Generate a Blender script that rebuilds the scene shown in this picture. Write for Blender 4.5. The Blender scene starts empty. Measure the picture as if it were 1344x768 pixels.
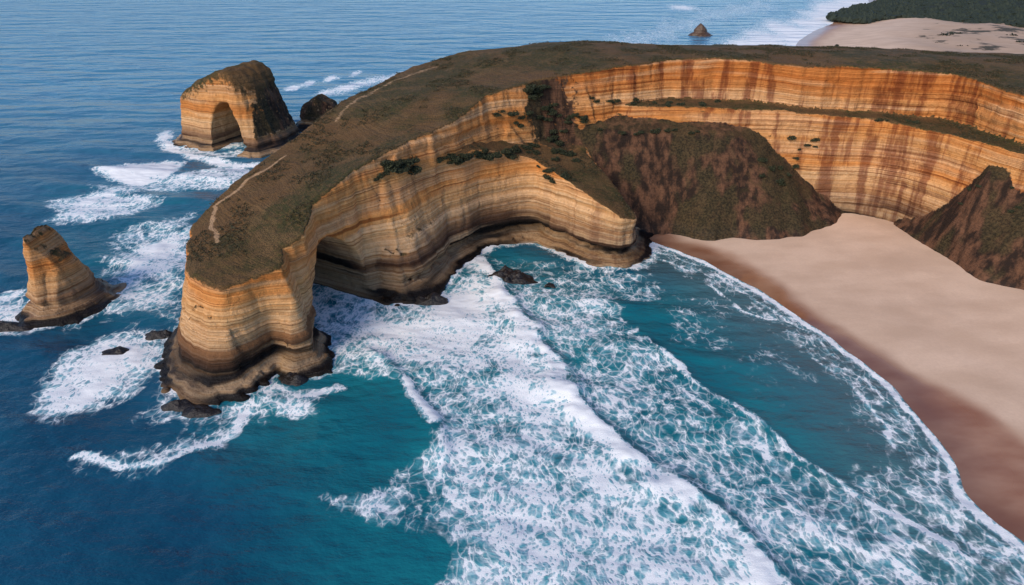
import bpy, math, random
import numpy as np
from mathutils import Vector
from mathutils.bvhtree import BVHTree
import time
T0=time.time()
random.seed(4); rng=np.random.default_rng(7)
# ------------------------------------------------------------------ survey camera
CH=150.0; F=896.0; TH=math.radians(28); CT,ST=math.cos(TH),math.sin(TH)
def P(px,py,z=0.0):
    u=(px-672)/F; v=(py-384)/F
    dy=CT-v*ST; dz=-ST-v*CT
    t=(z-CH)/dz
    return (u*t,dy*t)
def PL(l): return [P(*p) if len(p)<4 else (p[0],p[1]) for p in l]
def W(x,y): return (x,y,0,0)
# ------------------------------------------------------------------ noise
def _h(i,j,k,s):
    n=(i.astype(np.uint32)*np.uint32(374761393)+j.astype(np.uint32)*np.uint32(668265263)+k.astype(np.uint32)*np.uint32(2246822519)+np.uint32(s*97+13)*np.uint32(3266489917))
    n=(n^(n>>np.uint32(13)))*np.uint32(1274126177)
    n=n^(n>>np.uint32(16))
    return (n&np.uint32(0xffffff)).astype(np.float32)/np.float32(0xffffff)
def vn(x,y,z,s=0):
    x=np.asarray(x,dtype=np.float64);y=np.asarray(y,dtype=np.float64);z=np.asarray(z,dtype=np.float64)
    x,y,z=np.broadcast_arrays(x,y,z)
    i=np.floor(x).astype(np.int64);j=np.floor(y).astype(np.int64);k=np.floor(z).astype(np.int64)
    fx=(x-i);fy=(y-j);fz=(z-k)
    fx=fx*fx*(3-2*fx);fy=fy*fy*(3-2*fy);fz=fz*fz*(3-2*fz)
    r=0
    for a in (0,1):
        for b in (0,1):
            for c in (0,1):
                r=r+_h(i+a,j+b,k+c,s)*(fx if a else 1-fx)*(fy if b else 1-fy)*(fz if c else 1-fz)
    return r*2-1
def fbm(x,y,z,o=4,s=0):
    r=0;a=1;t=0
    for n in range(o):
        r=r+a*vn(x*2**n+n*17.3,y*2**n-n*9.1,z*2**n+n*5.7,s+n);t+=a;a*=.5
    return r/t
def sst(a,b,x):
    t=np.clip((x-a)/(b-a),0,1);return t*t*(3-2*t)
# ------------------------------------------------------------------ 2-D distances
def chaikin(p,n=1,closed=True,c=.87):
    p=np.array(p,float)
    for _ in range(n):
        q=np.roll(p,-1,0)
        a=p*c+q*(1-c);b=p*(1-c)+q*c
        if closed: p=np.stack([a,b],1).reshape(-1,2)
        else: p=np.concatenate([p[:1],np.stack([a[:-1],b[:-1]],1).reshape(-1,2),p[-1:]])
    return p
def sdp(poly,X,Y):
    p=np.array(poly,float);d=np.full(X.shape,1e18);ins=np.zeros(X.shape,bool)
    for n in range(len(p)):
        ax,ay=p[n];bx,by=p[(n+1)%len(p)]
        ex,ey=bx-ax,by-ay;L=ex*ex+ey*ey
        if L<1e-9: continue
        t=np.clip(((X-ax)*ex+(Y-ay)*ey)/L,0,1)
        d=np.minimum(d,(X-ax-t*ex)**2+(Y-ay-t*ey)**2)
        if abs(ey)>1e-9:
            c=((ay>Y)!=(by>Y))&(X<ex*(Y-ay)/ey+ax);ins^=c
    d=np.sqrt(d);return np.where(ins,-d,d)
def dln(line,X,Y):
    """distance, signed side, param 0..1"""
    p=np.array(line,float);d=np.full(X.shape,1e18);sd=np.zeros(X.shape);pr=np.zeros(X.shape)
    m=len(p)-1
    for n in range(m):
        ax,ay=p[n];bx,by=p[n+1];ex,ey=bx-ax,by-ay;L=ex*ex+ey*ey
        tt=((X-ax)*ex+(Y-ay)*ey)/L;t=np.clip(tt,0,1)
        q=(X-ax-t*ex)**2+(Y-ay-t*ey)**2
        w=q<d;d=np.where(w,q,d)
        sd=np.where(w,np.sign((X-ax)*ey-(Y-ay)*ex),sd);pr=np.where(w,(n+t)/m,pr)
    return np.sqrt(d),sd,pr
def smax(a,b,k):
    h=np.clip(.5+.5*(a-b)/k,0,1);return b*(1-h)+a*h+k*h*(1-h)
def smin(a,b,k): return -smax(-a,-b,k)
# ------------------------------------------------------------------ iso surface
def nets(V,org,h):
    S=V<0
    cnt=np.zeros(tuple(n-1 for n in V.shape),np.uint8)
    for a in (0,1):
        for b in (0,1):
            for c in (0,1):
                cnt+=S[a:V.shape[0]-1+a,b:V.shape[1]-1+b,c:V.shape[2]-1+c]
    act=(cnt>0)&(cnt<8)
    ai=np.argwhere(act);idx=np.full(act.shape,-1,np.int32);idx[act]=np.arange(len(ai))
    acc=np.zeros((len(ai),3));n=np.zeros(len(ai))
    for ax in range(3):
        o=[0,1,2];o.remove(ax)
        for u in (0,1):
            for v in (0,1):
                a=np.zeros(3,int);a[o[0]]=u;a[o[1]]=v;b=a.copy();b[ax]=1
                A=ai+a;B=ai+b
                va=V[A[:,0],A[:,1],A[:,2]];vb=V[B[:,0],B[:,1],B[:,2]]
                cr=(va<0)!=(vb<0);t=np.where(cr,va/np.where(cr,va-vb,1),0)
                p=a+t[:,None]*(b-a);acc+=p*cr[:,None];n+=cr
    vert=np.array(org)+(ai+acc/n[:,None])*np.array(h)
    qs=[]
    for ax in range(3):
        o1=(ax+1)%3;o2=(ax+2)%3
        sl0=[slice(1,-1)]*3;sl1=[slice(1,-1)]*3
        sl0[ax]=slice(0,-1);sl1[ax]=slice(1,None)
        A=S[tuple(sl0)];B=S[tuple(sl1)]
        e=np.argwhere(A!=B)
        e2=e+1;e2[:,ax]-=1
        ins=S[e2[:,0],e2[:,1],e2[:,2]]
        def ci(d1,d2):
            q=e2.copy();q[:,o1]+=d1;q[:,o2]+=d2
            return idx[q[:,0],q[:,1],q[:,2]]
        Q=np.stack([ci(-1,-1),ci(0,-1),ci(0,0),ci(-1,0)],1)
        Q[~ins]=Q[~ins][:,::-1]
        qs.append(Q)
    return vert,np.concatenate(qs),ai
def vnormals(v,q):
    a=v[q[:,2]]-v[q[:,0]];b=v[q[:,3]]-v[q[:,1]]
    fn=np.cross(a,b);n=np.zeros_like(v)
    for k in range(4):
        for c in range(3): n[:,c]+=np.bincount(q[:,k],fn[:,c],len(v))
    return n/(np.linalg.norm(n,axis=1,keepdims=True)+1e-9)
def mkmesh(name,v,q,mat,attrs={},smooth=True):
    me=bpy.data.meshes.new(name);me.from_pydata(v.tolist() if hasattr(v,'tolist') else v,[],q.tolist() if hasattr(q,'tolist') else q)
    if smooth: me.polygons.foreach_set('use_smooth',np.ones(len(me.polygons),bool))
    for k,a in attrs.items():
        at=me.attributes.new(k,'FLOAT','POINT');at.data.foreach_set('value',np.asarray(a,np.float32))
    me.materials.append(mat);me.update()
    ob=bpy.data.objects.new(name,me);bpy.context.scene.collection.objects.link(ob);return ob
# ------------------------------------------------------------------ node helpers
class N:
    def __init__(s,name):
        s.m=bpy.data.materials.new(name);s.m.use_nodes=True;s.t=s.m.node_tree;s.t.nodes.clear()
        s.out=s.t.nodes.new('ShaderNodeOutputMaterial')
    def n(s,ty,ins={},**pr):
        x=s.t.nodes.new(ty)
        for k,v in pr.items(): setattr(x,k,v)
        for k,v in ins.items(): s.set(x.inputs[k],v)
        return x
    def set(s,i,v):
        if isinstance(v,bpy.types.NodeSocket): s.t.links.new(v,i)
        elif isinstance(v,(tuple,list)) and len(v)==3 and i.type=='RGBA': i.default_value=(*v,1)
        else: i.default_value=v
    def M(s,op,a,b=0.0,c=0.0,clamp=False):
        x=s.n('ShaderNodeMath',{0:a,1:b,2:c},operation=op);x.use_clamp=clamp;return x.outputs[0]
    def mr(s,v,a,b,c=0.0,d=1.0,smooth=True):
        x=s.n('ShaderNodeMapRange',{0:v,1:a,2:b,3:c,4:d});x.interpolation_type='SMOOTHSTEP' if smooth else 'LINEAR';return x.outputs[0]
    def mix(s,f,a,b,mode='MIX'):
        x=s.t.nodes.new('ShaderNodeMix');x.data_type='RGBA';x.blend_type=mode
        s.set(x.inputs[0],f);s.set(x.inputs[6],a);s.set(x.inputs[7],b);return x.outputs[2]
    def pos(s): 
        return s.n('ShaderNodeNewGeometry').outputs['Position']
    def mp(s,v,sc=(1,1,1),loc=(0,0,0),rot=(0,0,0)):
        return s.n('ShaderNodeMapping',{'Vector':v,'Scale':sc,'Location':loc,'Rotation':rot}).outputs[0]
    def noise(s,v,sc=1.0,det=4.0,ro=.55,dist=0.0):
        return s.n('ShaderNodeTexNoise',{'Vector':v,'Scale':sc,'Detail':det,'Roughness':ro,'Distortion':dist}).outputs[0]
    def grey(s,v,a,b,lo,hi):
        r=s.mr(v,a,b,lo,hi);return s.n('ShaderNodeCombineColor',{0:r,1:r,2:r}).outputs[0]
    def attr(s,n): return s.n('ShaderNodeAttribute',attribute_name=n).outputs['Fac']
    def ramp(s,v,st):
        x=s.n('ShaderNodeValToRGB',{0:v});cr=x.color_ramp
        while len(cr.elements)<len(st): cr.elements.new(.5)
        for e,(p,c) in zip(cr.elements,st): e.position=p;e.color=(*c,1)
        return x.outputs[0]
    def bump(s,h,st=.5,d=1.0,nrm=None):
        i={'Height':h,'Strength':st,'Distance':d}
        if nrm is not None:i['Normal']=nrm
        return s.n('ShaderNodeBump',i).outputs[0]
    def fin(s,col,rough,nrm=None,**k):
        b=s.n('ShaderNodeBsdfPrincipled');s.set(b.inputs['Base Color'],col);s.set(b.inputs['Roughness'],rough)
        if nrm is not None:s.set(b.inputs['Normal'],nrm)
        for kk,v in k.items(): s.set(b.inputs[kk.replace('_',' ')],v)
        s.t.links.new(b.outputs[0],s.out.inputs[0]);return s.m
# ------------------------------------------------------------------ materials
def rock_mat(name,zshift=0.0,zscale=1.0):
    m=N(name);p=m.pos();sep=m.n('ShaderNodeSeparateXYZ',{0:p});z=sep.outputs[2]
    nz=m.n('ShaderNodeSeparateXYZ',{0:m.n('ShaderNodeNewGeometry').outputs['Normal']}).outputs[2]
    w1=m.noise(m.mp(p,(.012,.012,.012)),1,1);w2=m.noise(m.mp(p,(.07,.07,.07)),1,2)
    warp=m.M('ADD',m.M('MULTIPLY',m.M('SUBTRACT',w1,.5),9.0),m.M('MULTIPLY',m.M('SUBTRACT',w2,.5),.6))
    warp=m.M('MULTIPLY',warp,m.mr(z,0,25,.15,1))
    zz=m.M('ADD',m.M('ADD',m.M('MULTIPLY',z,zscale),zshift),warp)
    zd=m.M('SUBTRACT',zz,m.M('MULTIPLY',m.attr('shade'),10.0))  # shade painted into the colour: dark base band reaches higher
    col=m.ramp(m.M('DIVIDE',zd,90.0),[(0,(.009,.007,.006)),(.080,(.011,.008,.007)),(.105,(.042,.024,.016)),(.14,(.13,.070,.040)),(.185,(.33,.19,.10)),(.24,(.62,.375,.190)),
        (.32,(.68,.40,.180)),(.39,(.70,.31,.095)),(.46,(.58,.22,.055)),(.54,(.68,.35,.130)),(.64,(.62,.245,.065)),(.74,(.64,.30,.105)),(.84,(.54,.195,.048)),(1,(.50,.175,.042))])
    q=m.n('ShaderNodeCombineXYZ',{0:m.M('MULTIPLY',sep.outputs[0],.004),1:m.M('MULTIPLY',sep.outputs[1],.004),2:zz}).outputs[0]
    l1=m.noise(m.mp(q,(1,1,.95)),1,4,.72);l2=m.noise(m.mp(q,(2,2,1.7),(9,3,1)),1,2,.7);l3=m.noise(m.mp(q,(3,3,.16),(2,7,5)),1,2)
    l4=m.noise(m.mp(q,(2.5,2.5,.6),(4,8,3)),1,1)
    col=m.mix(m.mr(l3,.47,.60),col,m.mix(.5,col,(.74,.49,.27)))
    col=m.mix(1.0,col,m.n('ShaderNodeCombineColor',{0:m.mr(l1,.40,.60,.83,1.11),1:m.mr(l1,.40,.60,.72,1.14),2:m.mr(l1,.40,.60,.60,1.20)}).outputs[0],'MULTIPLY')
    line=m.mr(l2,.35,.38,.6,0.0)
    col=m.mix(line,col,m.mix(1.0,col,(.58,.43,.33),'MULTIPLY'))
    line2=m.mr(l4,.33,.35,.65,0.0)
    col=m.mix(line2,col,m.mix(1.0,col,(.40,.29,.23),'MULTIPLY'))
    v1=m.noise(m.mp(p,(.11,.11,.010)),1,4,.65);v2=m.noise(m.mp(p,(.5,.5,.05)),1,3,.6)
    st=m.M('MULTIPLY',m.mr(v1,.49,.63),m.mr(sep.outputs[0],0,80,.12,.95))
    col=m.mix(st,col,m.mix(1.0,col,(.44,.33,.35),'MULTIPLY'))
    col=m.mix(m.mr(v2,.55,.75,0,.28),col,m.mix(1.0,col,(.55,.45,.4),'MULTIPLY'))
    g=m.noise(p,.35,5,.65);col=m.mix(1.0,col,m.grey(g,.3,.7,.86,1.10),'MULTIPLY')
    s1=m.noise(m.mp(p,(1,1,.12)),.22,5,.62);s2=m.noise(m.mp(p,(1,1,.3),(5,5,5)),.045,3,.6);s3=m.noise(p,.9,4,.7)
    soil_shade=m.mix(m.mr(s1,.40,.62),(.028,.017,.012),(.165,.080,.044))
    soil_shade=m.mix(m.mr(s2,.48,.56,0,.85),soil_shade,m.mix(m.mr(s3,.35,.65),(.022,.021,.010),(.085,.062,.028)))
    soil_shade=m.mix(m.mr(s3,.3,.6,.4,0),soil_shade,(.018,.012,.009))
    col=m.mix(m.mr(m.M('ADD',m.attr('soil_shade'),m.M('MULTIPLY',m.M('SUBTRACT',g,.5),1.8)),.35,.65),col,soil_shade)  # soil cover; on the arched stack also its painted side shade
    t1=m.noise(p,.022,5,.62);t2=m.noise(p,.5,5,.7);t3=m.noise(p,2.2,2,.7);t4=m.noise(m.mp(p,(1,1,1),(40,9,0)),.07,4,.6)
    turf=m.mix(m.mr(t1,.42,.58),(.155,.082,.031),(.052,.050,.015))
    turf=m.mix(m.mr(t4,.50,.62,0,.55),turf,(.20,.118,.050))
    turf=m.mix(m.mr(t2,.42,.62,0,.6),turf,(.165,.092,.038))
    turf=m.mix(m.mr(t3,.46,.62,0,.75),turf,(.026,.022,.009))
    pn=m.M('ADD',m.attr('path'),m.M('MULTIPLY',m.M('SUBTRACT',t2,.5),1.4))
    turf=m.mix(m.mr(pn,.5,.8,0,.85),turf,(.46,.29,.16))
    gm=m.M('MULTIPLY',m.mr(m.M('ADD',nz,m.M('MULTIPLY',m.M('SUBTRACT',g,.5),.7)),.55,.75),m.mr(z,14,20))
    gm=m.M('MULTIPLY',gm,m.mr(m.attr('soil_shade'),.3,.8,1,.35))
    cap=m.mr(m.M('ADD',m.attr('cap'),m.M('MULTIPLY',m.M('SUBTRACT',g,.5),1.2)),.45,.75)
    gm=m.M('MAXIMUM',gm,cap)
    col=m.mix(gm,col,turf)
    bh=m.M('ADD',m.M('MULTIPLY',l1,.9),m.M('ADD',m.M('MULTIPLY',l2,.6),m.M('ADD',m.M('MULTIPLY',g,.8),m.M('MULTIPLY',s3,.5))))
    nb=m.bump(bh,1.0,1.1)
    return m.fin(col,m.mr(z,2,9,.4,.95),nb,Specular_IOR_Level=.25)
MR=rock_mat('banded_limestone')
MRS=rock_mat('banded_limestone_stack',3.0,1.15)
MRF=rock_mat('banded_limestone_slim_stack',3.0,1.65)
def dark_rock(n,a,b):
    m=N(n);p=m.pos();g=m.noise(p,.8,5,.65)
    return m.fin(m.mix(m.mr(g,.3,.7),a,b),.4,m.bump(g,.9,.8))
MD=dark_rock('wet_dark_rock',(.005,.004,.004),(.022,.016,.013))
MB=dark_rock('brown_islet_rock',(.03,.019,.012),(.14,.075,.04))
# ------------------------------------------------------------------ headland
U_top=PL([(243,355,40),(268,371,39),(290,379,39),(330,366,40),(372,350,42),(373,328,44),(400,300,50),(412,264,54),(440,240,58),(480,212,62),(520,190,65),(560,172,68),(600,152,71),(640,132,73),(680,118,76),(720,106,78.5),(780,94,81.5),(870,81,84),(940,79,84.5),(1050,87,84),(1150,89,84),(1250,98,82.5),(1344,125,81),W(272,288),W(304,238),W(339,183),W(460,183),W(460,450),W(300,460),W(230,470),W(150,478),W(90,482),W(40,486),(680,60,84),(600,68,80),(540,85,76),(480,115,71),(440,140,66),(400,170,61),(340,215,53),(295,250,48),(265,282,43),(250,300,41),(246,330,40)])
U_base=PL([W(-132,222),W(-126,212),W(-110,202),W(-100,206),W(-92,222),W(-83,217),W(-75,222),W(-79,236),W(-82,246),(452,410,0),(500,390,0),(535,396,0),W(-32,322),W(-17,336),W(14,348),W(50,370),W(88,388),W(120,390),W(160,380),W(203,383),W(236,364),W(248,326),W(276,284),W(306,235),W(338,178),W(460,170),W(460,470),W(300,475),W(150,490),W(40,494),W(-5,492),W(-50,478),W(-75,456),W(-108,380),W(-118,352),W(-130,318),W(-134,290),W(-138,266),W(-137,240)])
B_base=PL([W(-56,270),(508,390,0),(545,397,0),(572,384,0),(598,348,0),(640,322,0),(700,313,0),(740,331,0),(780,347,0),(820,350,0),(843,343,0),(850,320,0),W(76,352),W(75,400),W(0,395),W(-75,310)])
B_top=PL([W(-66,286),(500,232,54),(530,222,54),(560,212,53),(600,207,52),(650,205,48),(700,212,43),(740,235,39),(780,262,33),(815,282,29),(836,294,23),(834,280,26),(800,238,34),(765,200,41),W(52,385),W(0,400),W(-75,310)])
B_pts=[(500,232,54),(560,212,53),(600,207,52),(650,205,49),(700,212,44),(740,235,39),(780,262,33),(815,282,29),(836,294,24),(800,238,35),(765,200,42),(700,185,49),(740,185,46),(620,190,56),(520,210,58)]
L_base=PL([W(15,368),W(60,366),W(75,366),W(115,371),W(160,372),(1115,290,0),(1165,300,0),W(222,334),W(236,300),W(262,260),W(296,212),W(330,168),W(460,168),W(460,430),W(15,430)])
LP=[(760,134,63),(850,139,63),(950,141,63),(1050,146,62),(1150,156,59.5),(1250,176,59),(1344,202,58)]
L_top=PL([W(30,380)]+LP+[W(266,268),W(298,221),W(333,172),W(460,174),W(460,430),W(30,430)])
T1_base=PL([W(14,336),(852,312,0),(880,310,0),(930,318,0),(965,316,0),(1000,321,0),(1062,318,0),(1100,306,0),(1126,287,0),W(210,395),W(215,470),W(-5,470)])
T1_top=[(-5,376),(60,376),(90,374),(118,374),(138,377),(150,386),(158,470),(-5,470)]
T2_base=PL([(1158,303,0),(1200,330,0),(1240,352,0),(1275,380,0),(1344,398,0),W(262,238),W(300,188),W(340,146),W(380,170),W(330,260),W(290,310),W(250,345),W(222,364)])
T2_top=[(229,317),(242,309),(268,272),(300,222),(335,180),(341,186),(308,232),(276,282),(250,320),(234,326)]
TOPP=[(243,355,40),(290,378,39),(370,350,42),(250,300,41),(295,250,48),(412,262,54),(340,215,53),(440,240,58),(400,170,61),(520,190,65),(440,140,66),(600,150,71),(480,115,71),(540,85,76),(600,68,80),(690,118,77),(680,60,84),(780,94,81.5),(780,60,86),(900,65,86.5),(870,81,84),(1040,74,86),(1050,87,84),(1200,80,86),(1150,89,84),(1250,98,82.5),(1344,80,85.5),(1344,125,81)]
TOPW=[(-80,300,57.),(150,478,82.),(230,470,82.),(300,460,80.),(90,482,82.),(300,240,81.),(340,300,83.)]
h=1.05
x=np.arange(-154,348,h);y=np.arange(182,505,h);zr=np.arange(-3,93,h*.8)
X,Y=np.meshgrid(x,y,indexing='ij')
def tpsm(pts,wp,X,Y,lo,hi,reg=.05):
    c=[(*P(*p),float(p[2])) for p in pts]+list(wp)
    c=np.array(c);n=len(c);S=100.
    U=lambda r2:np.where(r2>1e-12,r2*np.log(r2+1e-12),0)
    xy=c[:,:2]/S;A=np.zeros((n+3,n+3));A[:n,:n]=U(((xy[:,None]-xy[None])**2).sum(-1))+np.eye(n)*reg
    A[:n,n]=1;A[:n,n+1:]=xy;A[n,:n]=1;A[n+1:,:n]=xy.T
    w=np.linalg.solve(A,np.concatenate([c[:,2],[0,0,0]]))
    r=w[n]+w[n+1]*X/S+w[n+2]*Y/S
    for k in range(n): r=r+w[k]*U((X/S-xy[k,0])**2+(Y/S-xy[k,1])**2)
    return np.clip(r,lo,hi)
blk=np.abs(vn(X/15,Y/15,0,13))*3.4-1.3+np.abs(vn(X/6,Y/6,0,14))*1.6-.6
crk=1.8*np.exp(-(vn(X/13,Y/13,0,15)/.06)**2)+1.2*np.exp(-(vn(X/7,Y/7,0,16)/.08)**2)
wn=.8*fbm(X/22,Y/22,0,2,3)+.5*fbm(X/5,Y/5,0,2,9)+blk
wn=wn*(.35+.65*sst(235,290,Y))+crk*.8
# scrubby gully between plateau rim and promontory
GL=[P(708,112,77),P(722,150,62),P(742,190,46)]
gl,_,_=dln(GL,X,Y)
wn=wn+3.0*np.exp(-(gl/7)**2)
ZU=tpsm(TOPP,TOPW,X,Y,36,87.5)+.7*fbm(X/13,Y/13,0,3,5)+1.3*vn(X/40,Y/40,0,7)*sst(250,300,Y)*sst(520,430,Y+.3*X)
ZB=tpsm(B_pts,[],X,Y,16,60)+.8*fbm(X/10,Y/10,0,3,6)
ZL=tpsm(LP[1:],[(90,410,64.),(150,410,63.),(260,380,61.),(300,260,58.),(330,200,57.)],X,Y,50,68)+.7*fbm(X/10,Y/10,0,3,8)
zz=zr[None,None,:].astype(np.float32)
def prof(z,plat=4.0,notch=1.5,nw=1.7,nc=6.2):
    return plat*(.55*(1-sst(1.3,1.7,z))+.45*(1-sst(2.9,3.3,z))+.35*(1-sst(4.6,5.0,z)))-notch*np.exp(-((z-nc)/nw)**2)
def loft(pb,pt,Z,zz,nz,off,k,cb=1,ct=1,tk=.7):
    Db=(sdp(chaikin(pb,cb),X,Y)+nz)[:,:,None].astype(np.float32);Dt=(sdp(chaikin(pt,ct),X,Y)+nz*tk)[:,:,None].astype(np.float32)
    Z=np.broadcast_to(Z,X.shape)
    s=np.clip(zz/Z[:,:,None],0,1).astype(np.float32)
    return smax(Db*(1-s)+Dt*s-off,(zz-Z[:,:,None]).astype(np.float32),k).astype(np.float32)
pn_=(1+.25*fbm(X/12,Y/12,0,2,61)+.8*(np.abs(vn(X/4,Y/4,0,62))-.35))[:,:,None]
VU=loft(U_base,U_top,ZU,zz,wn,(prof(zz,4.2,1.6,1.3,7.0)*pn_).astype(np.float32),.7,0,0,.6)
VB=loft(B_base,B_top,ZB,zz,wn*.55,(prof(zz,2.4,6.0,2.8,6.6)*pn_).astype(np.float32),.8)
VL=loft(L_base,L_top,ZL,zz,wn*.4,0*zz,.8)
rg=1-np.abs(vn(X/15,Y/90,0,22)*.8+.2*vn(X/5,Y/30,0,23))*2.6
tn=1.0*fbm(X/12,Y/20,0,4,21)-2.0*rg+.6
tn2=.9*fbm(X/14,Y/14,0,4,27)-.8*(1-np.abs(fbm(X/7,Y/12,0,2,28))*2.6)+.4
ZT1=52.5+1.2*fbm(X/16,Y/16,0,3,66)+.35*np.clip(Y-376,0,20)-9*sst(115,165,X)
VT=np.minimum(loft(T1_base,T1_top,ZT1,zz,tn,0*zz,3.5),loft(T2_base,T2_top,48.5,zz,tn2,0*zz,2.0,0,0,.2))
VR=np.minimum(np.minimum(VU,VB),VL)
SO=(VR-VT)
V=smin(VR,VT,2.0)
M0=(-72.5,259.5);ln=math.hypot(.83,.56);dx,dy=-.83/ln,.56/ln;ex,ey=.56/ln,.83/ln
al=((X-M0[0])*ex+(Y-M0[1])*ey)[:,:,None].astype(np.float32);dp=((X-M0[0])*dx+(Y-M0[1])*dy)[:,:,None].astype(np.float32)
hw=19-np.clip(dp,0,60)*.08;hh=37-np.clip(dp,0,60)*.15+np.clip(-dp,0,30)*.3
tun=(np.sqrt((al/hw)**2+(np.maximum(zz,0)/hh)**2)-1)*hw+(1.0*fbm(X/9,Y/9,0,2,31)[:,:,None]).astype(np.float32)
tun=np.where((dp>-45)&(dp<110)&(X[:,:,None]<-30),tun,50)+3.0*(1-sst(1.2,2.6,zz))
V=smax(V,-tun.astype(np.float32),1.0)
V[0]=V[-1]=1;V[:,0]=V[:,-1]=1;V[:,:,-1]=1
LD=(VL<VR+.01)
vert,quad,ai=nets(V.astype(np.float32),(x[0],y[0],zr[0]),(h,h,h*.8))
soil_shade=sst(-1.2,1.2,SO[ai[:,0],ai[:,1],ai[:,2]])
g3=gl[ai[:,0],ai[:,1]]+3*vn(vert[:,0]/6,vert[:,1]/6,vert[:,2]/6,310)
soil_shade=np.maximum(soil_shade,.85*sst(15,7,g3)*sst(40,46,vert[:,2]))
topz=ZU[ai[:,0],ai[:,1]];lz=ZL[ai[:,0],ai[:,1]]
shade=sst(3.5,.8,tun[ai[:,0],ai[:,1],ai[:,2]])*sst(4,18,dp[ai[:,0],ai[:,1],0])*1.0  # painted shade for the inside of the arch tunnel
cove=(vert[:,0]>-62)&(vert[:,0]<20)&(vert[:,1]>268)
shade=np.maximum(shade,np.where(cove,.35,0))  # weaker dose of the same painted shade across the cove
del VU,VB,tun,VR,VT,SO,V,VL
def strata_disp(v,q,amp=1.0,soil_shade=None):
    n=vnormals(v,q);hz=np.clip(1-np.abs(n[:,2])*1.2,0,1)
    zz_=v[:,2]+.5*vn(v[:,0]/50,v[:,1]/50,0,40)
    led=np.tanh(3.5*vn(0*zz_,v[:,0]/140,zz_/2.6,41))+.6*np.tanh(3*vn(0*zz_+3,v[:,1]/110,zz_/1.5,42))
    d=(.40*led+.45*fbm(v[:,0]/4,v[:,1]/4,v[:,2]/4,3,43)-.5*(1-sst(0,.16,np.abs(vn(v[:,0]/6,v[:,1]/6,v[:,2]/14,45)))))*amp
    if soil_shade is not None: d=d*(1-soil_shade)+soil_shade*1.0*fbm(v[:,0]/3.5,v[:,1]/3.5,v[:,2]/9,3,44)
    d=d*(.2+.8*hz)
    return v+n*d[:,None]
vert=strata_disp(vert,quad,1.0,soil_shade)
capa=np.exp(-np.clip(topz-vert[:,2],0,50)/1.5)*.9
hasL=LD[ai[:,0],ai[:,1],ai[:,2]]&(vert[:,0]>70)
capa=np.maximum(capa,np.where(hasL,np.exp(-np.clip(lz-vert[:,2],0,50)/1.5)*.85,0))
tr=PL([(286,318,42),(277,300,43),(284,272,45),(300,254,49),(326,234,52),(352,216,55),(375,198,58)])
jx=vert[:,0]+1.8*vn(vert[:,0]/7,vert[:,1]/7,0,77);jy=vert[:,1]+1.8*vn(vert[:,0]/7,vert[:,1]/7,0,78)
dp_,_,_=dln(tr,jx,jy);path=.92*np.exp(-(dp_/1.4)**2)
tr2=PL([(440,160,64),(462,135,68),(500,112,72),(540,96,75),(570,86,77)])
dp2,_,_=dln(tr2,jx,jy);path=np.maximum(path,.68*np.exp(-(dp2/2.6)**2))
head=mkmesh('headland',vert,quad,MR,{'soil_shade':soil_shade,'cap':capa,'path':path,'shade':shade});head['kind']='structure'
head['label']='curved banded limestone headland with a sea arch and turf top'
bvh=BVHTree.FromPolygons(vert.tolist(),quad.tolist())
# ------------------------------------------------------------------ sea stacks
def stack(name,pb,pt,Zf,hv,tunf=None,seed=1,capz=True,label='',cat='sea stack',na=1.0,plat=2.5,mat=None,k=1.5,cdep=2.0,soil_shade_f=None,zn=1.6):
    global X,Y
    pb=np.array(pb);pt=np.array(pt);a=np.concatenate([pb,pt])
    x=np.arange(a[:,0].min()-12,a[:,0].max()+12,hv);y=np.arange(a[:,1].min()-12,a[:,1].max()+12,hv)
    sX,sY=X,Y
    X,Y=np.meshgrid(x,y,indexing='ij')
    Z=Zf(X,Y)+zn*fbm(X/5,Y/5,0,3,seed+3)*min(1,na+.2)
    z=np.arange(-3,Z.max()+4,hv);zz=z[None,None,:]
    nz=na*(1.2*fbm(X/9,Y/9,0,3,seed)+.7*fbm(X/3.5,Y/3.5,0,2,seed+9)+(np.abs(vn(X/8,Y/8,0,seed+20))*2.6-1 if plat>1 else 0))
    pv=(1+1.0*fbm(X/6,Y/6,0,3,seed+5))[:,:,None] if plat>1 else 1
    V=loft(pb,pt,np.maximum(Z,1),zz,nz,prof(zz,plat,1.4 if plat>1 else 0)*pv,k)
    if tunf is not None: V=smax(V,-tunf(X[:,:,None],Y[:,:,None],zz),1.0)
    V[0]=V[-1]=1;V[:,0]=V[:,-1]=1;V[:,:,-1]=1
    v,q,ai=nets(V.astype(np.float32),(x[0],y[0],z[0]),(hv,hv,hv))
    v=strata_disp(v,q,1.0)
    cap=np.exp(-np.clip(Z[ai[:,0],ai[:,1]]-v[:,2],0,60)/cdep)*(.9 if capz else 0)
    so=soil_shade_f(v) if soil_shade_f else np.zeros(len(v))
    o=mkmesh(name,v,q,mat or MRS,{'soil_shade':so,'cap':cap,'path':np.zeros(len(v)),'shade':np.zeros(len(v))})
    X,Y=sX,sY
    o['label']=label;o['category']=cat
    return o
pb=[(-266,534),(-240,521),(-224,515),(-205,505),(-190,497),(-176,516),(-168,545),(-185,572),(-215,590),(-250,575),(-268,552)]
pt=[(-256,536),(-236,525),(-214,514),(-200,508),(-190,522),(-186,545),(-200,560),(-222,570),(-250,562)]
fd=np.array([75,-35.])/math.hypot(75,35);fn=np.array([35,75.])/math.hypot(75,35)
def tunA(X,Y,z):
    a=(X+215)*fd[0]+(Y-512)*fd[1]
    return (((np.abs(a)/16)**2.1+(np.maximum(z,0)/37)**2.1)**(1/2.1)-1)*16+.8*fbm(X/6,Y/6,0,2,3)+2*(1-sst(1,2.4,z))
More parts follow.
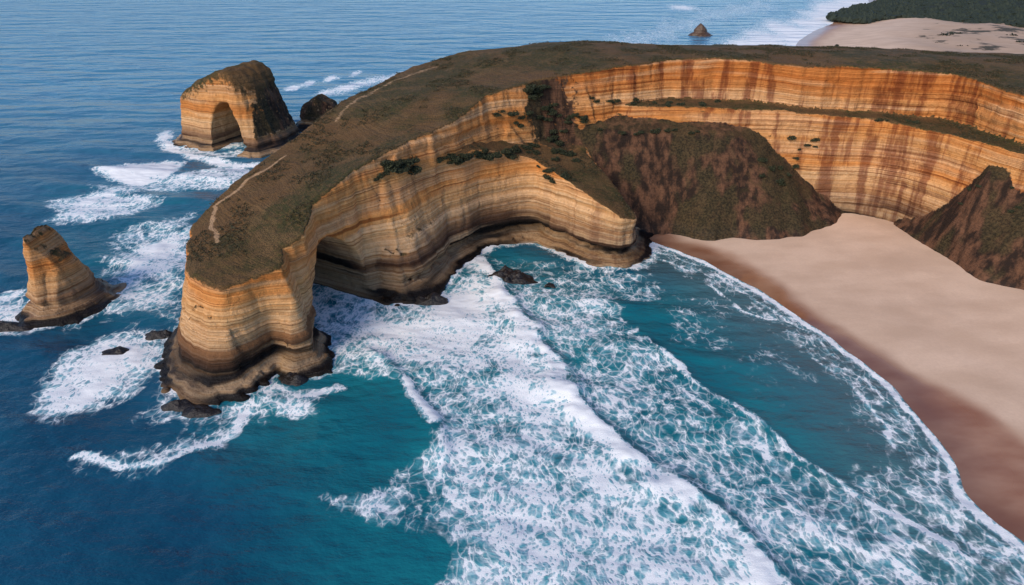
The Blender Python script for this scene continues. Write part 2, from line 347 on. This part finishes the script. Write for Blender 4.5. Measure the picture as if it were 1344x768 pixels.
def zA(X,Y):
    a=(X+213)*fd[0]+(Y-512)*fd[1];b=(X+213)*fn[0]+(Y-512)*fn[1]
    return 48+11*np.exp(-((a+2)/20)**2)-np.clip(a-4,0,60)**1.4*.13-np.clip(-a-30,0,40)*.4+np.clip(b,0,30)*.04
def brownShadeA(v):
    a=(v[:,0]+213)*fd[0]+(v[:,1]-512)*fd[1]+3*vn(v[:,0]/6,v[:,1]/6,v[:,2]/6,71)
    b=(v[:,0]+213)*fn[0]+(v[:,1]-512)*fn[1]
    return .8*sst(20,26,a+.5*np.clip(b,-5,30))*sst(8,16,v[:,2])  # right side: brown rock, plus shade painted into the colour
stack('arched_sea_stack',pb,pt,zA,.85,tunA,51,True,'large orange banded rock stack with arch and dark turf cap','sea stack',k=6,cdep=16.0,soil_shade_f=brownShadeA)
pb=[(-214,260),(-202,253),(-189,260),(-184,274),(-190,288),(-206,290),(-215,277)]
pt=[(-210,267),(-205,263),(-197,265),(-193,274),(-198,281),(-206,283),(-211,275)]
def zB(X,Y): return 36.5-np.clip(X+206,0,40)*1.35-np.clip(-206-X,0,40)*1.9-np.abs(Y-271)*.2
stack('pointed_sea_stack',pb,pt,zB,.6,None,61,False,'slim pointed orange rock stack on a black wave-cut ledge','sea stack',1.0,3.0,k=.8,mat=MRF,zn=2.0)
pb=[(-186,578),(-165,572),(-146,582),(-142,602),(-160,614),(-182,606)]
pt=[(-180,586),(-166,582),(-154,590),(-152,602),(-164,606),(-176,602)]
stack('low_sea_stack',pb,pt,lambda X,Y:25-np.abs(X+165)*.5,.8,None,71,False,'low dark rock stump beside the arched stack','sea stack',na=1.2,k=3,mat=MRS,soil_shade_f=lambda v:.75*sst(5,10,v[:,2]),zn=2)
c=P(920,47,0)
pb=[(c[0]-18,c[1]+2),(c[0]-5,c[1]-8),(c[0]+12,c[1]-6),(c[0]+19,c[1]+4),(c[0]+5,c[1]+14),(c[0]-12,c[1]+12)]
pt=[(c[0]-10,c[1]+2),(c[0]+2,c[1]-4),(c[0]+10,c[1]+3),(c[0],c[1]+9)]
stack('offshore_rock',pb,pt,lambda X,Y:18-np.abs(X-c[0]+2)*.6,1.2,None,81,False,'lone brown rock islet far out in calm water','sea rock',mat=MB,k=5)
def skerry(px,py,rx,ry,hz,seed,label):
    cx,cy=P(px,py,0)
    n=10;pb=[(cx+rx*math.cos(a)*random.uniform(.6,1.3),cy+ry*math.sin(a)*random.uniform(.6,1.3)) for a in [i*2*math.pi/n for i in range(n)]]
    pt=[(cx+(p[0]-cx)*.5,cy+(p[1]-cy)*.5) for p in pb]
    o=stack('skerry',pb,pt,lambda X,Y:hz+hz*1.1*fbm(X/3,Y/3,0,3,seed),.45,None,seed,False,label,'rock',1.3,.5,MD,k=.8)
    o['group']='dark rocks awash around the headland'
for a in [(672,367,14,7,3.2,101,'flat black rock shelf awash in white foam inside the cove'),
          (722,376,3,2.5,2.0,102,'small black rock awash beside the larger shelf'),
          (562,396,10,5,2.4,103,'black wave-cut rock ledge at the foot of the buttress'),
          (385,497,5,3,1.6,108,'jagged wet black rock at the foot of the arch leg'),
          (150,463,4.5,2.6,2.0,104,'small black rock in broken surf beside the arch leg'),
          (208,440,6,2.4,1.8,105,'low black rock in surf beside the arch leg'),
          (236,532,7,3,1.6,106,'black rock ledge awash at the foot of the arch leg'),
          (262,541,6,2.4,1.4,107,'black rock ledge awash at the foot of the arch leg'),
          (8,431,8,3,2.0,109,'black rock ledge at the foot of the slim stack')]: skerry(*a)
# ------------------------------------------------------------------ coast, ground
shore=PL([(868,323,0),(890,330,0),(940,352,0),(1000,387,0),(1060,425,0),(1130,475,0),(1175,515,0),(1215,560,0),(1245,600,0),(1258,640,0),(1300,688,0),(1344,715,0)])
shore=[tuple(p) for p in chaikin(shore,2,False,.8)]
coast=[(2600,9000),(1500,3300)]+PL([(1140,5,0),(1105,26,0),(1068,40,0),(1046,54,0),(1036,76,0)])+[(250,700),(140,500),(60,400),(66,350)]+shore+[(150,108),(153,0),(150,-800),(9000,-800),(9000,9000)]
dryp=PL([(895,318,0),(950,335,0),(1000,362,0),(1060,400,0),(1120,440,0),(1150,462,0),(1180,492,0),(1230,512,0),(1290,545,0),(1344,585,0)])+[(175,100),(180,-800),(9000,-800),(9000,700),(200,500),(72,400)]
def axis(lo,hi,f,segs,gr=1.09):
    a=list(np.arange(lo,hi,f));s=f
    v=hi
    while v<segs[1]:
        a.append(v);s*=gr;v+=s
    a.append(segs[1]);b=[];s=f;v=lo
    while v>segs[0]:
        s*=gr;v-=s;b.append(max(v,segs[0]))
    return np.array(sorted(set(b))+a)
def gridmesh(ax,ay):
    GX,GY=np.meshgrid(ax,ay,indexing='ij');nx,ny=GX.shape
    i=np.arange(nx*ny).reshape(nx,ny)
    q=np.stack([i[:-1,:-1],i[1:,:-1],i[1:,1:],i[:-1,1:]],-1).reshape(-1,4)
    return GX.ravel(),GY.ravel(),q
gx,gy,gq=gridmesh(axis(40,260,1.6,(-3000,6000),1.04),axis(90,400,1.6,(-400,7000),1.04))
wob=3.5*vn(gx/18,gy/18,0,90)+1.2*vn(gx/5,gy/5,0,91)
gd=sdp(coast,gx,gy)+1.6*vn(gx/11,gy/11,0,95)*(gy<420)
gz=np.where(gd<0,np.minimum(-gd*.045,5.0),np.maximum(-gd*.06,-9))
far=sst(600,900,gy)
gz+=np.where(gd<0,far*sst(40,160,-gd)*(5+7*fbm(gx/60,gy/60,0,4,92)),0)+np.where(gd<-6,.10*fbm(gx/9,gy/9,0,3,93),0)
dry=sst(6.0,-6.0,sdp(dryp,gx,gy)+wob)
dry=np.maximum(dry,sst(-8,-45,gd)*(gy>450))
sheen=sst(-18,-3,gd+wob)*(gy<450)
forp=PL([(1085,28,0),(1130,33,0),(1180,28,0),(1240,36,0),(1300,40,0),(1344,42,0),(1500,46,0)])+[(4000,1300),(4000,6500),(2200,6500)]+PL([(1175,2,0),(1120,18,0)])
fd_=sdp(forp,gx,gy);gz+=np.where(fd_<0,np.minimum(-fd_*.10,45),0)
def sand():
    m=N('beach_sand');p=m.pos();n1=m.noise(m.mp(p,(.03,.06,.03)),1,4);n2=m.noise(p,.9,4,.6);n3=m.noise(p,6,3)
    d=m.attr('dry');n4=m.noise(m.mp(p,(.02,.02,.02),(7,7,7)),1,5,.6)
    dryc=m.mix(m.mr(n1,.3,.7),(.78,.57,.41),(.65,.46,.32));dryc=m.mix(m.mr(n2,.3,.7,0,.18),dryc,(.5,.34,.24))
    dryc=m.mix(m.mr(n4,.48,.65,0,.35),dryc,(.52,.36,.25))
    wet=m.mix(m.mr(n1,.3,.7),(.30,.125,.062),(.48,.27,.165))
    col=m.mix(d,wet,dryc);col=m.mix(m.M('MULTIPLY',m.attr('sheen'),.50),col,(.13,.06,.04))
    gr=m.attr('grass');col=m.mix(m.mr(gr,.1,.6,0,.55),col,(.36,.23,.14))
    col=m.mix(m.mr(m.M('ADD',gr,m.M('MULTIPLY',m.M('SUBTRACT',m.noise(p,.02,5,.65),.5),2.2)),.60,.78),col,(.07,.055,.03))
    col=m.mix(m.attr('wood'),col,(.014,.022,.013))
    bh=m.M('ADD',m.M('MULTIPLY',n2,.6),m.M('MULTIPLY',n3,.15))
    rr=m.M('SUBTRACT',m.mr(d,0,1,.28,.95),m.M('MULTIPLY',m.attr('sheen'),.24))
    return m.fin(col,rr,m.bump(bh,m.mr(d,0,1,.01,.25),.4))
grass=sst(500,620,gy)*sst(-60,-200,gd)*.55
og=mkmesh('ground',np.stack([gx,gy,gz],1),gq,sand(),{'dry':dry,'grass':grass,'wood':sst(5,-20,fd_),'sheen':sheen});og['kind']='structure';og['label']='pale sand beach with wet reddish sand along the waterline'
# ------------------------------------------------------------------ water
wx,wy,wq=gridmesh(axis(-240,200,.9,(-5000,2500)),axis(100,470,.9,(-200,9000)))
cd=sdp(coast,wx,wy)+1.6*vn(wx/11,wy/11,0,95)*(wy<420)
bd=np.minimum(sdp(U_base,wx,wy),sdp(B_base,wx,wy))
wxd=wx+6*fbm(wx/16,wy/16,0,4,111);wyd=wy+6*fbm(wx/16,wy/16,0,4,112)
def area(pts,soft,val,w=None):
    w=w or (wxd,wyd)
    d=sdp(PL([(a,b,0) for a,b in pts]),*w);return val*sst(soft,-soft,d)
def line(pts,wd,val,w=None):
    w=w or (wxd,wyd)
    d,_,_=dln(PL([(a,b,0) for a,b in pts]),*w);return val*np.exp(-(d/wd)**2)
n1=fbm(wx/25,wy/25,0,4,120);n2=fbm(wx/7,wy/7,0,3,121)
C1=[(632,332),(640,352),(662,385),(690,428),(735,480),(755,520),(790,562),(850,612),(890,632),(935,675),(985,725),(1040,775),(1100,840)]
c1=PL([(a,b,0) for a,b in C1]);c1=chaikin(c1,1,False,.8)
c1d,c1s,c1p=dln(c1,wx+4.0*fbm(wx/14,wy/14,0,4,130),wy+4.0*fbm(wx/14,wy/14,0,4,131))
west=c1s
Fm=np.zeros(len(wx))
def add(v):
    global Fm
    Fm=np.maximum(Fm,v)
mainp=[(600,338),(632,330),(640,352),(662,385),(690,428),(735,480),(755,520),(790,562),(850,612),(890,632),(935,675),(985,725),(1040,775),(1100,900),(560,900),(590,768),(610,725),(560,690),(440,684),(425,664),(480,655),(545,620),(572,585),(575,545),(540,500),(470,492),(425,470),(420,420),(440,372),(480,350),(520,410),(580,400),(605,360)]
a=area(mainp,6,1.0);add(a*(.62+.34*n1+.12*n2))
add(np.where(west>0,1,np.exp(-(c1d/1.4)**2))*(1.16*np.exp(-np.clip(c1d-2-2*n2,0,99)/(11+9*n1))*(.90+.5*n2))*sst(12,-3,sdp(PL([(a_,b_,0) for a_,b_ in mainp]),wx,wy)))
add(area([(640,440),(700,450),(760,560),(850,640),(800,700),(690,600),(630,520)],18,.88)*(1+.4*n1))
add(area([(440,380),(520,420),(600,370),(640,350),(660,420),(640,500),(560,490),(470,480)],12,.88)*(1+.35*n1))
lace=[(645,350),(700,350),(790,372),(850,440),(905,495),(960,525),(1040,600),(1110,650),(1240,712),(1344,768),(1400,900),(1040,900),(1040,775),(935,675),(850,612),(755,520),(690,428)]
add(area(lace,5,.46)*(1+.60*n1+.2*n2))
e1,e1s,_=dln(PL([(a,b,0) for a,b in [(850,440),(905,495),(960,525),(1040,600),(1110,650),(1180,685),(1240,715),(1300,745)]]),wxd,wyd)
add(.92*np.exp(-(e1/1.6)**2)*(.75+.7*n2))
for off,am in ((9,.72),(19,.66),(31,.62)):
    add(am*np.exp(-((e1-off-3*n1)/2.2)**2)*(e1s>0)*(.8+.8*n2))
add(line([(1140,662),(1200,690),(1248,716)],1.4,1.15,(wx,wy)))
add(area([(1120,620),(1200,600),(1250,640),(1344,715),(1450,850),(1344,790),(1110,650)],6,.48)*(1+.45*n1))
near=(wy<420)&(wx>60)
sd_=np.where(near,cd,999)
add(np.where(near,1.2*np.exp(-((sd_-.6)/1.5)**2),0))
add(np.where(near,1.0*np.exp(-((sd_-6.5-5*n1-1*n2)/.8)**2)*(.8+.6*n2),0))
add(np.where(near,.90*np.exp(-((sd_-15-7*n1-1*n2)/1.0)**2)*(.7+.8*n2),0))
add(np.where(near,.42*sst(30,4,sd_+8*n1),0)*(1+.4*n2))
add(area([(850,370),(1000,400),(1140,560),(1100,612),(1000,560),(880,460)],8,.22)*(1+.8*n1))
add(area([(640,335),(760,345),(860,360),(880,400),(760,400),(660,385)],5,.38)*(1+.6*n1))
add(area([(40,545),(60,505),(110,450),(170,428),(215,440),(200,490),(165,520),(120,545)],10,.86)*(1+.5*n2))
add(line([(90,600),(150,615),(230,600),(295,580)],2.2,.82)*(1+.4*n2))
add(line([(295,580),(320,545),(352,508),(400,515),(440,505)],3,.86)*(1+.4*n2))
add(area([(80,605),(200,585),(330,520),(300,590),(200,625),(110,630)],10,.42)*(1+.5*n2))
add(area([(180,555),(215,520),(275,545),(330,520),(420,500),(410,540),(300,560)],8,.64)*(1+.4*n2))
add(area([(125,222),(170,214),(240,212),(222,236),(185,243),(145,235)],7,1.15)*(1+.5*n2))
add(area([(110,245),(190,240),(260,225),(250,250),(130,262)],11,.60)*(1+.4*n2))
add(area([(60,288),(75,262),(140,250),(210,262),(180,282),(110,292)],12,.84)*(1+.4*n2))
add(area([(145,362),(170,325),(255,296),(248,350),(200,368)],11,.92)*(1+.45*n2))
add(area([(150,300),(250,280),(250,420),(130,400)],14,.56)*(1+.4*n2))
add(area([(190,240),(300,215),(350,225),(300,250)],8,.70)*(1+.4*n2))
add(area([(-40,395),(45,378),(30,440),(-40,440)],6,.82)*(1+.4*n2))
add(area([(120,385),(240,370),(235,410),(140,410)],8,.66)*(1+.4*n2))
add(line([(215,175),(222,190),(255,208),(300,216),(350,218),(400,196)],6,1.0)*(1+.3*n2))
add(line([(375,118),(420,106),(468,97)],7,1.2)*(1+.2*n2))
add(line([(430,122),(480,108),(530,98)],15,.95)*(1+.2*n2))
add(line([(870,12),(910,9)],16,1.15)*(1+.2*n2))
fc=(wy>600)&(wx>0)
add(np.where(fc,.84*sst(380,60,cd+60*n1)*(.72+.5*np.sin(cd/30+2*n1)),0))
add(np.where(fc,1.15*np.exp(-(cd/22)**2),0))
add(.98*np.exp(-np.clip(bd-4.5,0,99)/3.4)*(.75+.7*n2))
for (sx,sy,sr) in [(-216,540,58),(-200,271,26),(-163,590,26)]:
    dd=np.hypot(wxd-sx,(wyd-sy))-sr*.75;add(.94*np.exp(-np.clip(dd,0,99)/6)*(.6+.8*n2))
add(line([(533,503),(548,528),(573,553)],2.6,1.2,(wx+2*n2,wy+2*n1)))
Fm=np.clip(Fm,0,1.25)
raw=(wx,wy)
Tq=area([(300,500),(400,490),(580,490),(600,640),(480,690),(330,620)],28,.85,raw)
Tq=np.maximum(Tq,area([(400,380),(640,330),(900,380),(1344,768),(1344,900),(400,900),(380,600)],30,.85,raw))
Tq=np.maximum(Tq,area([(80,250),(300,210),(250,420),(60,420)],30,.40,raw))
Tq=np.clip(Tq+.12*n1,0,1)
Sd=np.where(near,sst(60,5,cd+6*n1),0)
def wave(dx,dy,L,A,ph,s):
    k=2*math.pi/L;l=math.hypot(dx,dy);arg=k*(wx*dx+wy*dy)/l+ph+1.8*fbm(wx/(L*2.5),wy/(L*2.5),0,2,s)
    return A*(np.exp(np.sin(arg))-1.2)/1.5
amp=sst(0,45,np.minimum(cd,200))
fd2=sst(650,500,wy)*sst(-420,-300,wx)
fw=sst(150,500,wy)*fd2
wz=(wave(.35,1,38,1.2,0,140)+wave(.1,1,21,.26,1,141)+wave(-.5,1,12,.10,2,142))*(.40+.6*fw)*fd2
wz+=.10*fbm(wx/3.2,wy/3.2,0,2,144)
ridge=np.where(west>0,np.exp(-(c1d/9.0)**2),np.exp(-(c1d/3.8)**2))*sst(0,.1,c1p)
wz+=1.9*ridge*sst(0,25,cd)*np.clip(1+.7*n2+.6*n1,.1,2)
l1,l1s,_=dln(PL([(500,470,0),(533,503,0),(548,528,0),(573,553,0),(585,600,0)]),wx,wy)
wz+=1.5*np.where(l1s>0,np.exp(-(l1/7)**2),np.exp(-(l1/2.6)**2))
ef=.7*np.exp(-(e1/3.0)**2);wz+=ef
wz+=np.clip(Fm,0,1)*.25*n2
wz*=(.02+.98*amp)
wz+=.05
def water():
    m=N('sea_water');p=m.pos();sp=m.n('ShaderNodeSeparateXYZ',{0:p})
    F_=m.attr('foam');T=m.attr('turq');S=m.attr('sandy')
    flat=m.n('ShaderNodeCombineXYZ',{0:sp.outputs[0],1:sp.outputs[1],2:0.0}).outputs[0]
    def warp(q,sc,am,det):
        wn=m.n('ShaderNodeTexNoise',{'Vector':flat,'Scale':sc,'Detail':det}).outputs['Color']
        wv=m.n('ShaderNodeVectorMath',{0:wn,1:(.5,.5,.5)},operation='SUBTRACT').outputs[0]
        wv=m.n('ShaderNodeVectorMath',{0:wv,'Scale':am},operation='SCALE').outputs[0]
        return m.n('ShaderNodeVectorMath',{0:q,1:wv},operation='ADD').outputs[0]
    q=warp(flat,.07,8.0,1.0);q=warp(q,.4,1.3,2.0)
    def vor(sc,rot,feat,v=.66):
        return m.n('ShaderNodeTexVoronoi',{'Vector':m.mp(q,(1,v,1),rot=(0,0,rot)),'Scale':sc},feature=feat,voronoi_dimensions='2D').outputs[0]
    f1=vor(.32,.7,'F1');f2=vor(.80,.5,'F1');f3=vor(1.8,.9,'F1')
    e=m.M('SUBTRACT',1.0,m.M('MULTIPLY',vor(.36,1.0,'DISTANCE_TO_EDGE',.6),8.0),clamp=True)
    nn=m.noise(q,.09,4,.62);nf=m.noise(flat,2.4,3,.7);nm=m.noise(q,.30,3,.55)
    D=m.M('ADD',F_,m.M('ADD',m.M('MULTIPLY',m.M('SUBTRACT',nn,.5),1.0),m.M('MULTIPLY',m.M('SUBTRACT',nm,.5),.6)))
    R=m.M('MULTIPLY',m.M('SUBTRACT',1.0,D),.80)
    jit=m.M('MULTIPLY',m.M('SUBTRACT',nf,.5),.15)
    def sheet(f,r,a,b):
        return m.mr(m.M('SUBTRACT',m.M('ADD',f,jit),r),a,b)
    h1=sheet(f1,R,-.08,.24);h2=sheet(f2,R,-.12,.30);h3=sheet(f3,m.M('MULTIPLY',R,.8),-.18,.34)
    foam=m.M('MULTIPLY',h1,m.M('MULTIPLY',m.mr(h2,0,1,.38,1),m.mr(h3,0,1,.70,1)))
    foam=m.M('ADD',foam,m.M('MULTIPLY',m.M('MULTIPLY',h2,m.mr(D,.35,.75)),.30),clamp=True)
    foam=m.M('ADD',foam,m.M('MULTIPLY',m.M('MULTIPLY',e,m.mr(D,.20,.42)),m.mr(D,.5,.75,.42,.0)),clamp=True)
    foam=m.M('MULTIPLY',foam,m.mr(D,.14,.42))
    foam=m.M('MAXIMUM',foam,m.mr(m.M('ADD',D,jit),.72,1.08))
    gate=m.mr(F_,.10,.26)
    foam=m.M('MULTIPLY',foam,gate)
    thin=m.M('MULTIPLY',m.mr(D,.22,.90),gate)
    b1=m.noise(m.mp(flat,(.5,1,1),rot=(0,0,.25)),.30,4,.6);lg=m.noise(flat,.012,3,.6)
    deep=m.mix(m.mr(lg,.3,.7),(.004,.054,.108),(.008,.088,.160))
    tq=m.mix(m.mr(lg,.35,.65),(.005,.14,.18),(.010,.21,.24))
    col=m.mix(T,deep,tq);col=m.mix(m.M('MULTIPLY',S,.65),col,(.095,.185,.185))
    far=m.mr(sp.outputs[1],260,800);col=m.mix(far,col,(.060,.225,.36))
    col=m.mix(m.M('MULTIPLY',thin,.85),col,(.19,.52,.62))
    wh=m.mix(m.mr(nf,.35,.65),(.82,.88,.91),(.94,.96,.97))
    col=m.mix(foam,col,wh)
    b2=m.noise(m.mp(flat,(.6,1.2,1),rot=(0,0,-.3)),1.2,2,.6);b3=m.noise(m.mp(flat,(.6,1,1),rot=(0,0,.1)),.09,2,.5)
    sw=m.noise(m.mp(flat,(.010,.030,1),rot=(0,0,.30)),1,2,.5);sw2=m.noise(m.mp(flat,(.05,.12,1),rot=(0,0,-.2)),1,3,.6)
    cm=m.M('MULTIPLY',m.mr(foam,0,1,1,.3),m.mr(sp.outputs[1],300,800,1,.35))
    bb=m.M('ADD',m.M('MULTIPLY',b3,3.5),m.M('MULTIPLY',m.M('ADD',m.M('MULTIPLY',b1,1.0),m.M('MULTIPLY',b2,.28)),cm))
    fr=m.mr(sp.outputs[1],200,600)
    bb=m.M('ADD',bb,m.M('MULTIPLY',fr,m.M('ADD',m.M('MULTIPLY',sw,20.0),m.M('MULTIPLY',sw2,1.8))))
    bb=m.M('ADD',bb,m.M('MULTIPLY',foam,m.M('ADD',.22,m.M('MULTIPLY',nf,.20))))
    nb=m.bump(bb,.7,1.0)
    return m.fin(col,m.mr(foam,0,1,.22,.9),nb,IOR=1.33)
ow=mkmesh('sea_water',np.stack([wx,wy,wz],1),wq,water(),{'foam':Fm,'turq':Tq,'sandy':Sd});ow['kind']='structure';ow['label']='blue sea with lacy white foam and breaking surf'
# ------------------------------------------------------------------ vegetation
def leafmat(n,a,b):
    m=N(n);p=m.pos();g=m.noise(p,1.3,2);return m.fin(m.mix(m.mr(g,.35,.65),a,b),.8)
ML=leafmat('coastal_bush_foliage',(.014,.022,.010),(.055,.062,.026))
def leaves(c,r,n,s):
    d=rng.normal(size=(n,3));d/=np.linalg.norm(d,axis=1,keepdims=True)
    rad=rng.uniform(.45,1,n)**.5*(1+.35*vn(d[:,0]*2+c[0],d[:,1]*2+c[1],d[:,2]*2,5))
    o=np.array(c)+d*rad[:,None]*np.array(r);o[:,2]=np.maximum(o[:,2],c[2]-r[2]*.4)
    a=rng.normal(size=(n,3));a/=np.linalg.norm(a,axis=1,keepdims=True);b=np.cross(a,rng.normal(size=(n,3)));b/=np.linalg.norm(b,axis=1,keepdims=True)
    s=s*rng.uniform(.6,1.4,(n,1))
    return np.stack([o-a*s,o-b*s*.6,o+a*s,o+b*s*.6],1).reshape(-1,3)
bmesh_=[]
for k in range(4):
    vs=[leaves((random.uniform(-1.2,1.2),random.uniform(-1.2,1.2),random.uniform(.2,.9)),(1.0,1.0,.8),150,.22) for _ in range(6)]
    v=np.concatenate(vs);q=np.arange(len(v)).reshape(-1,4)
    me=bpy.data.meshes.new('bush');me.from_pydata(v.tolist(),[],q.tolist());me.materials.append(ML);bmesh_.append(me)
cam0=Vector((0,0,CH))
def hit(px,py):
    u=(px-672)/F;v=(py-384)/F
    d=Vector((u,CT-v*ST,-ST-v*CT)).normalized()
    return bvh.ray_cast(cam0,d)[0]
def bush(px,py,s):
    h_=hit(px,py)
    if h_ is None:return
    o=bpy.data.objects.new('bush',random.choice(bmesh_));bpy.context.scene.collection.objects.link(o)
    o.location=h_+Vector((0,0,-.3));o.scale=(s*random.uniform(.9,1.3),s,s*random.uniform(.7,1));o.rotation_euler=(0,0,random.uniform(0,6))
    o['label']='dark green coastal bush clinging to a ledge of the cliff';o['category']='bush';o['group']='bushes on the cliff ledges'
for (cx,cy,rx,ry,n,s) in [(522,218,20,8,12,1.9),(498,232,8,5,3,1.3),(588,211,18,5,9,1.4),(622,205,22,4,12,1.6),(655,202,22,5,12,1.6),(690,197,14,6,6,1.4),(683,158,12,10,6,1.6),(655,150,6,5,3,1.2),(746,156,20,5,9,1.5),(725,228,22,12,10,1.3),(740,210,22,12,8,1.4),(706,122,14,10,9,1.6),(718,150,12,14,9,1.5),(732,178,12,12,8,1.5),(800,132,40,4,8,1.2),(900,136,60,3,9,1.1),(1060,190,25,8,6,1.2),(1020,220,40,22,10,1.2),(1300,262,40,20,6,1.0),(1200,160,60,3,6,1.0),(850,172,70,5,10,1.2)]:
    for _ in range(n): bush(cx+random.uniform(-rx,rx),cy+random.uniform(-ry,ry),s*random.uniform(.6,1.15))
up=np.argwhere((vnormals(vert,quad)[:,2]>.86)&(vert[:,2]>22)&(vert[:,0]<300)).ravel()
dens=vn(vert[up,0]/14,vert[up,1]/14,0,200)+.5*vn(vert[up,0]/4,vert[up,1]/4,0,201)
up=up[(dens>.2)&(path[up]<.25)]
sel=rng.choice(up,min(9000,len(up)),replace=False)
vs=np.concatenate([leaves(vert[i]+np.array([rng.uniform(-.6,.6),rng.uniform(-.6,.6),.1]),(.9,.9,.45),8,.30) for i in sel])
MS=leafmat('dry_scrub_foliage',(.058,.042,.018),(.032,.038,.014))
sc=mkmesh('scrub',vs,np.arange(len(vs)).reshape(-1,4),MS,{},False);sc['kind']='stuff';sc['label']='low brown scrub covering the plateau';sc['category']='scrub'
import bmesh
ico=bpy.data.meshes.new('tmp')
bm=bmesh.new();bmesh.ops.create_icosphere(bm,subdivisions=1,radius=1);bm.to_mesh(ico);bm.free()
iv=np.array([v.co[:] for v in ico.vertices]);iq=np.array([p.vertices[:] for p in ico.polygons]);bpy.data.meshes.remove(ico)
fv=[];fq=[];nb=0
cx=rng.uniform(500,1900,120000);cy=rng.uniform(1100,2400,120000)
dd=sdp(forp,cx,cy)+18*fbm(cx/60,cy/60,0,3,301);prob=np.clip(1.4-(cy-1150)/900,.25,1)
ok=(dd<6)&(rng.uniform(size=len(cx))<prob)&(cx<cy*.8);cx=cx[ok][:20000];cy=cy[ok][:20000]
dd=sdp(forp,cx,cy)
for a_,b_,d_ in zip(cx,cy,dd):
    r=rng.uniform(3,6.5);z0=5+min(max(-d_,0)*.1,45)
    v=iv*np.array([r,r,r*rng.uniform(.7,1.2)])*(1+.25*rng.normal(size=(len(iv),1)))+np.array([a_,b_,z0+r*.5]);fv.append(v);fq.append(iq+nb);nb+=len(iv)
MF=leafmat('forest_foliage',(.012,.022,.015),(.026,.038,.022))
fo=mkmesh('forest',np.concatenate(fv),np.concatenate(fq),MF,{},False);fo['kind']='stuff';fo['label']='dense dark green coastal forest behind the far beach';fo['category']='forest'
for (px,py,s) in [(1240,50,9),(1252,47,7),(1228,58,4),(1262,62,5),(1245,75,4),(1218,70,3),(1308,52,6),(1325,50,8),(1338,58,6),(1196,72,3),(1100,60,3)]:
    X_,Y_=P(px,py,7)
    vs=[leaves((random.uniform(-.9,.9),random.uniform(-.6,.6),random.uniform(0,.5)),(.6,.5,.5),60,.16) for _ in range(5)]
    v=np.concatenate(vs);me=bpy.data.meshes.new('dune_shrub');me.from_pydata(v.tolist(),[],np.arange(len(v)).reshape(-1,4).tolist());me.materials.append(MF)
    o=bpy.data.objects.new('dune_shrub',me);bpy.context.scene.collection.objects.link(o);o.location=(X_,Y_,6);o.scale=(s*1.3,s,s)
    o['label']='dark green shrub on the sandy dunes';o['category']='shrub';o['group']='shrubs on the dunes'
# ------------------------------------------------------------------ light, camera
sc_=bpy.context.scene
w=bpy.data.worlds.new('World');sc_.world=w;w.use_nodes=True;nt=w.node_tree
sky=nt.nodes.new('ShaderNodeTexSky');sky.sky_type='NISHITA';sky.sun_disc=False
sky.ozone_density=4.0;sky.dust_density=.3
sd=Vector((-.50,-.66,.52)).normalized()
sky.sun_elevation=math.asin(sd.z);sky.sun_rotation=math.atan2(sd.x,sd.y)
mx=nt.nodes.new('ShaderNodeMix');mx.data_type='RGBA';mx.blend_type='MULTIPLY';mx.inputs[0].default_value=1;mx.inputs[7].default_value=(.92,.98,1.08,1)
nt.links.new(sky.outputs[0],mx.inputs[6]);nt.links.new(mx.outputs[2],nt.nodes['Background'].inputs[0]);nt.nodes['Background'].inputs[1].default_value=.15
L=bpy.data.lights.new('sun','SUN');L.energy=3.2;L.angle=math.radians(30);L.color=(1,.82,.62)
lo=bpy.data.objects.new('sun',L);sc_.collection.objects.link(lo);lo.rotation_euler=sd.to_track_quat('Z','Y').to_euler()
cam=bpy.data.cameras.new('camera');cam.sensor_width=36;cam.lens=24;cam.clip_end=20000
co=bpy.data.objects.new('camera',cam);sc_.collection.objects.link(co);co.location=(0,0,CH);co.rotation_euler=(math.radians(62),0,0);sc_.camera=co
sc_.view_settings.view_transform='Standard'
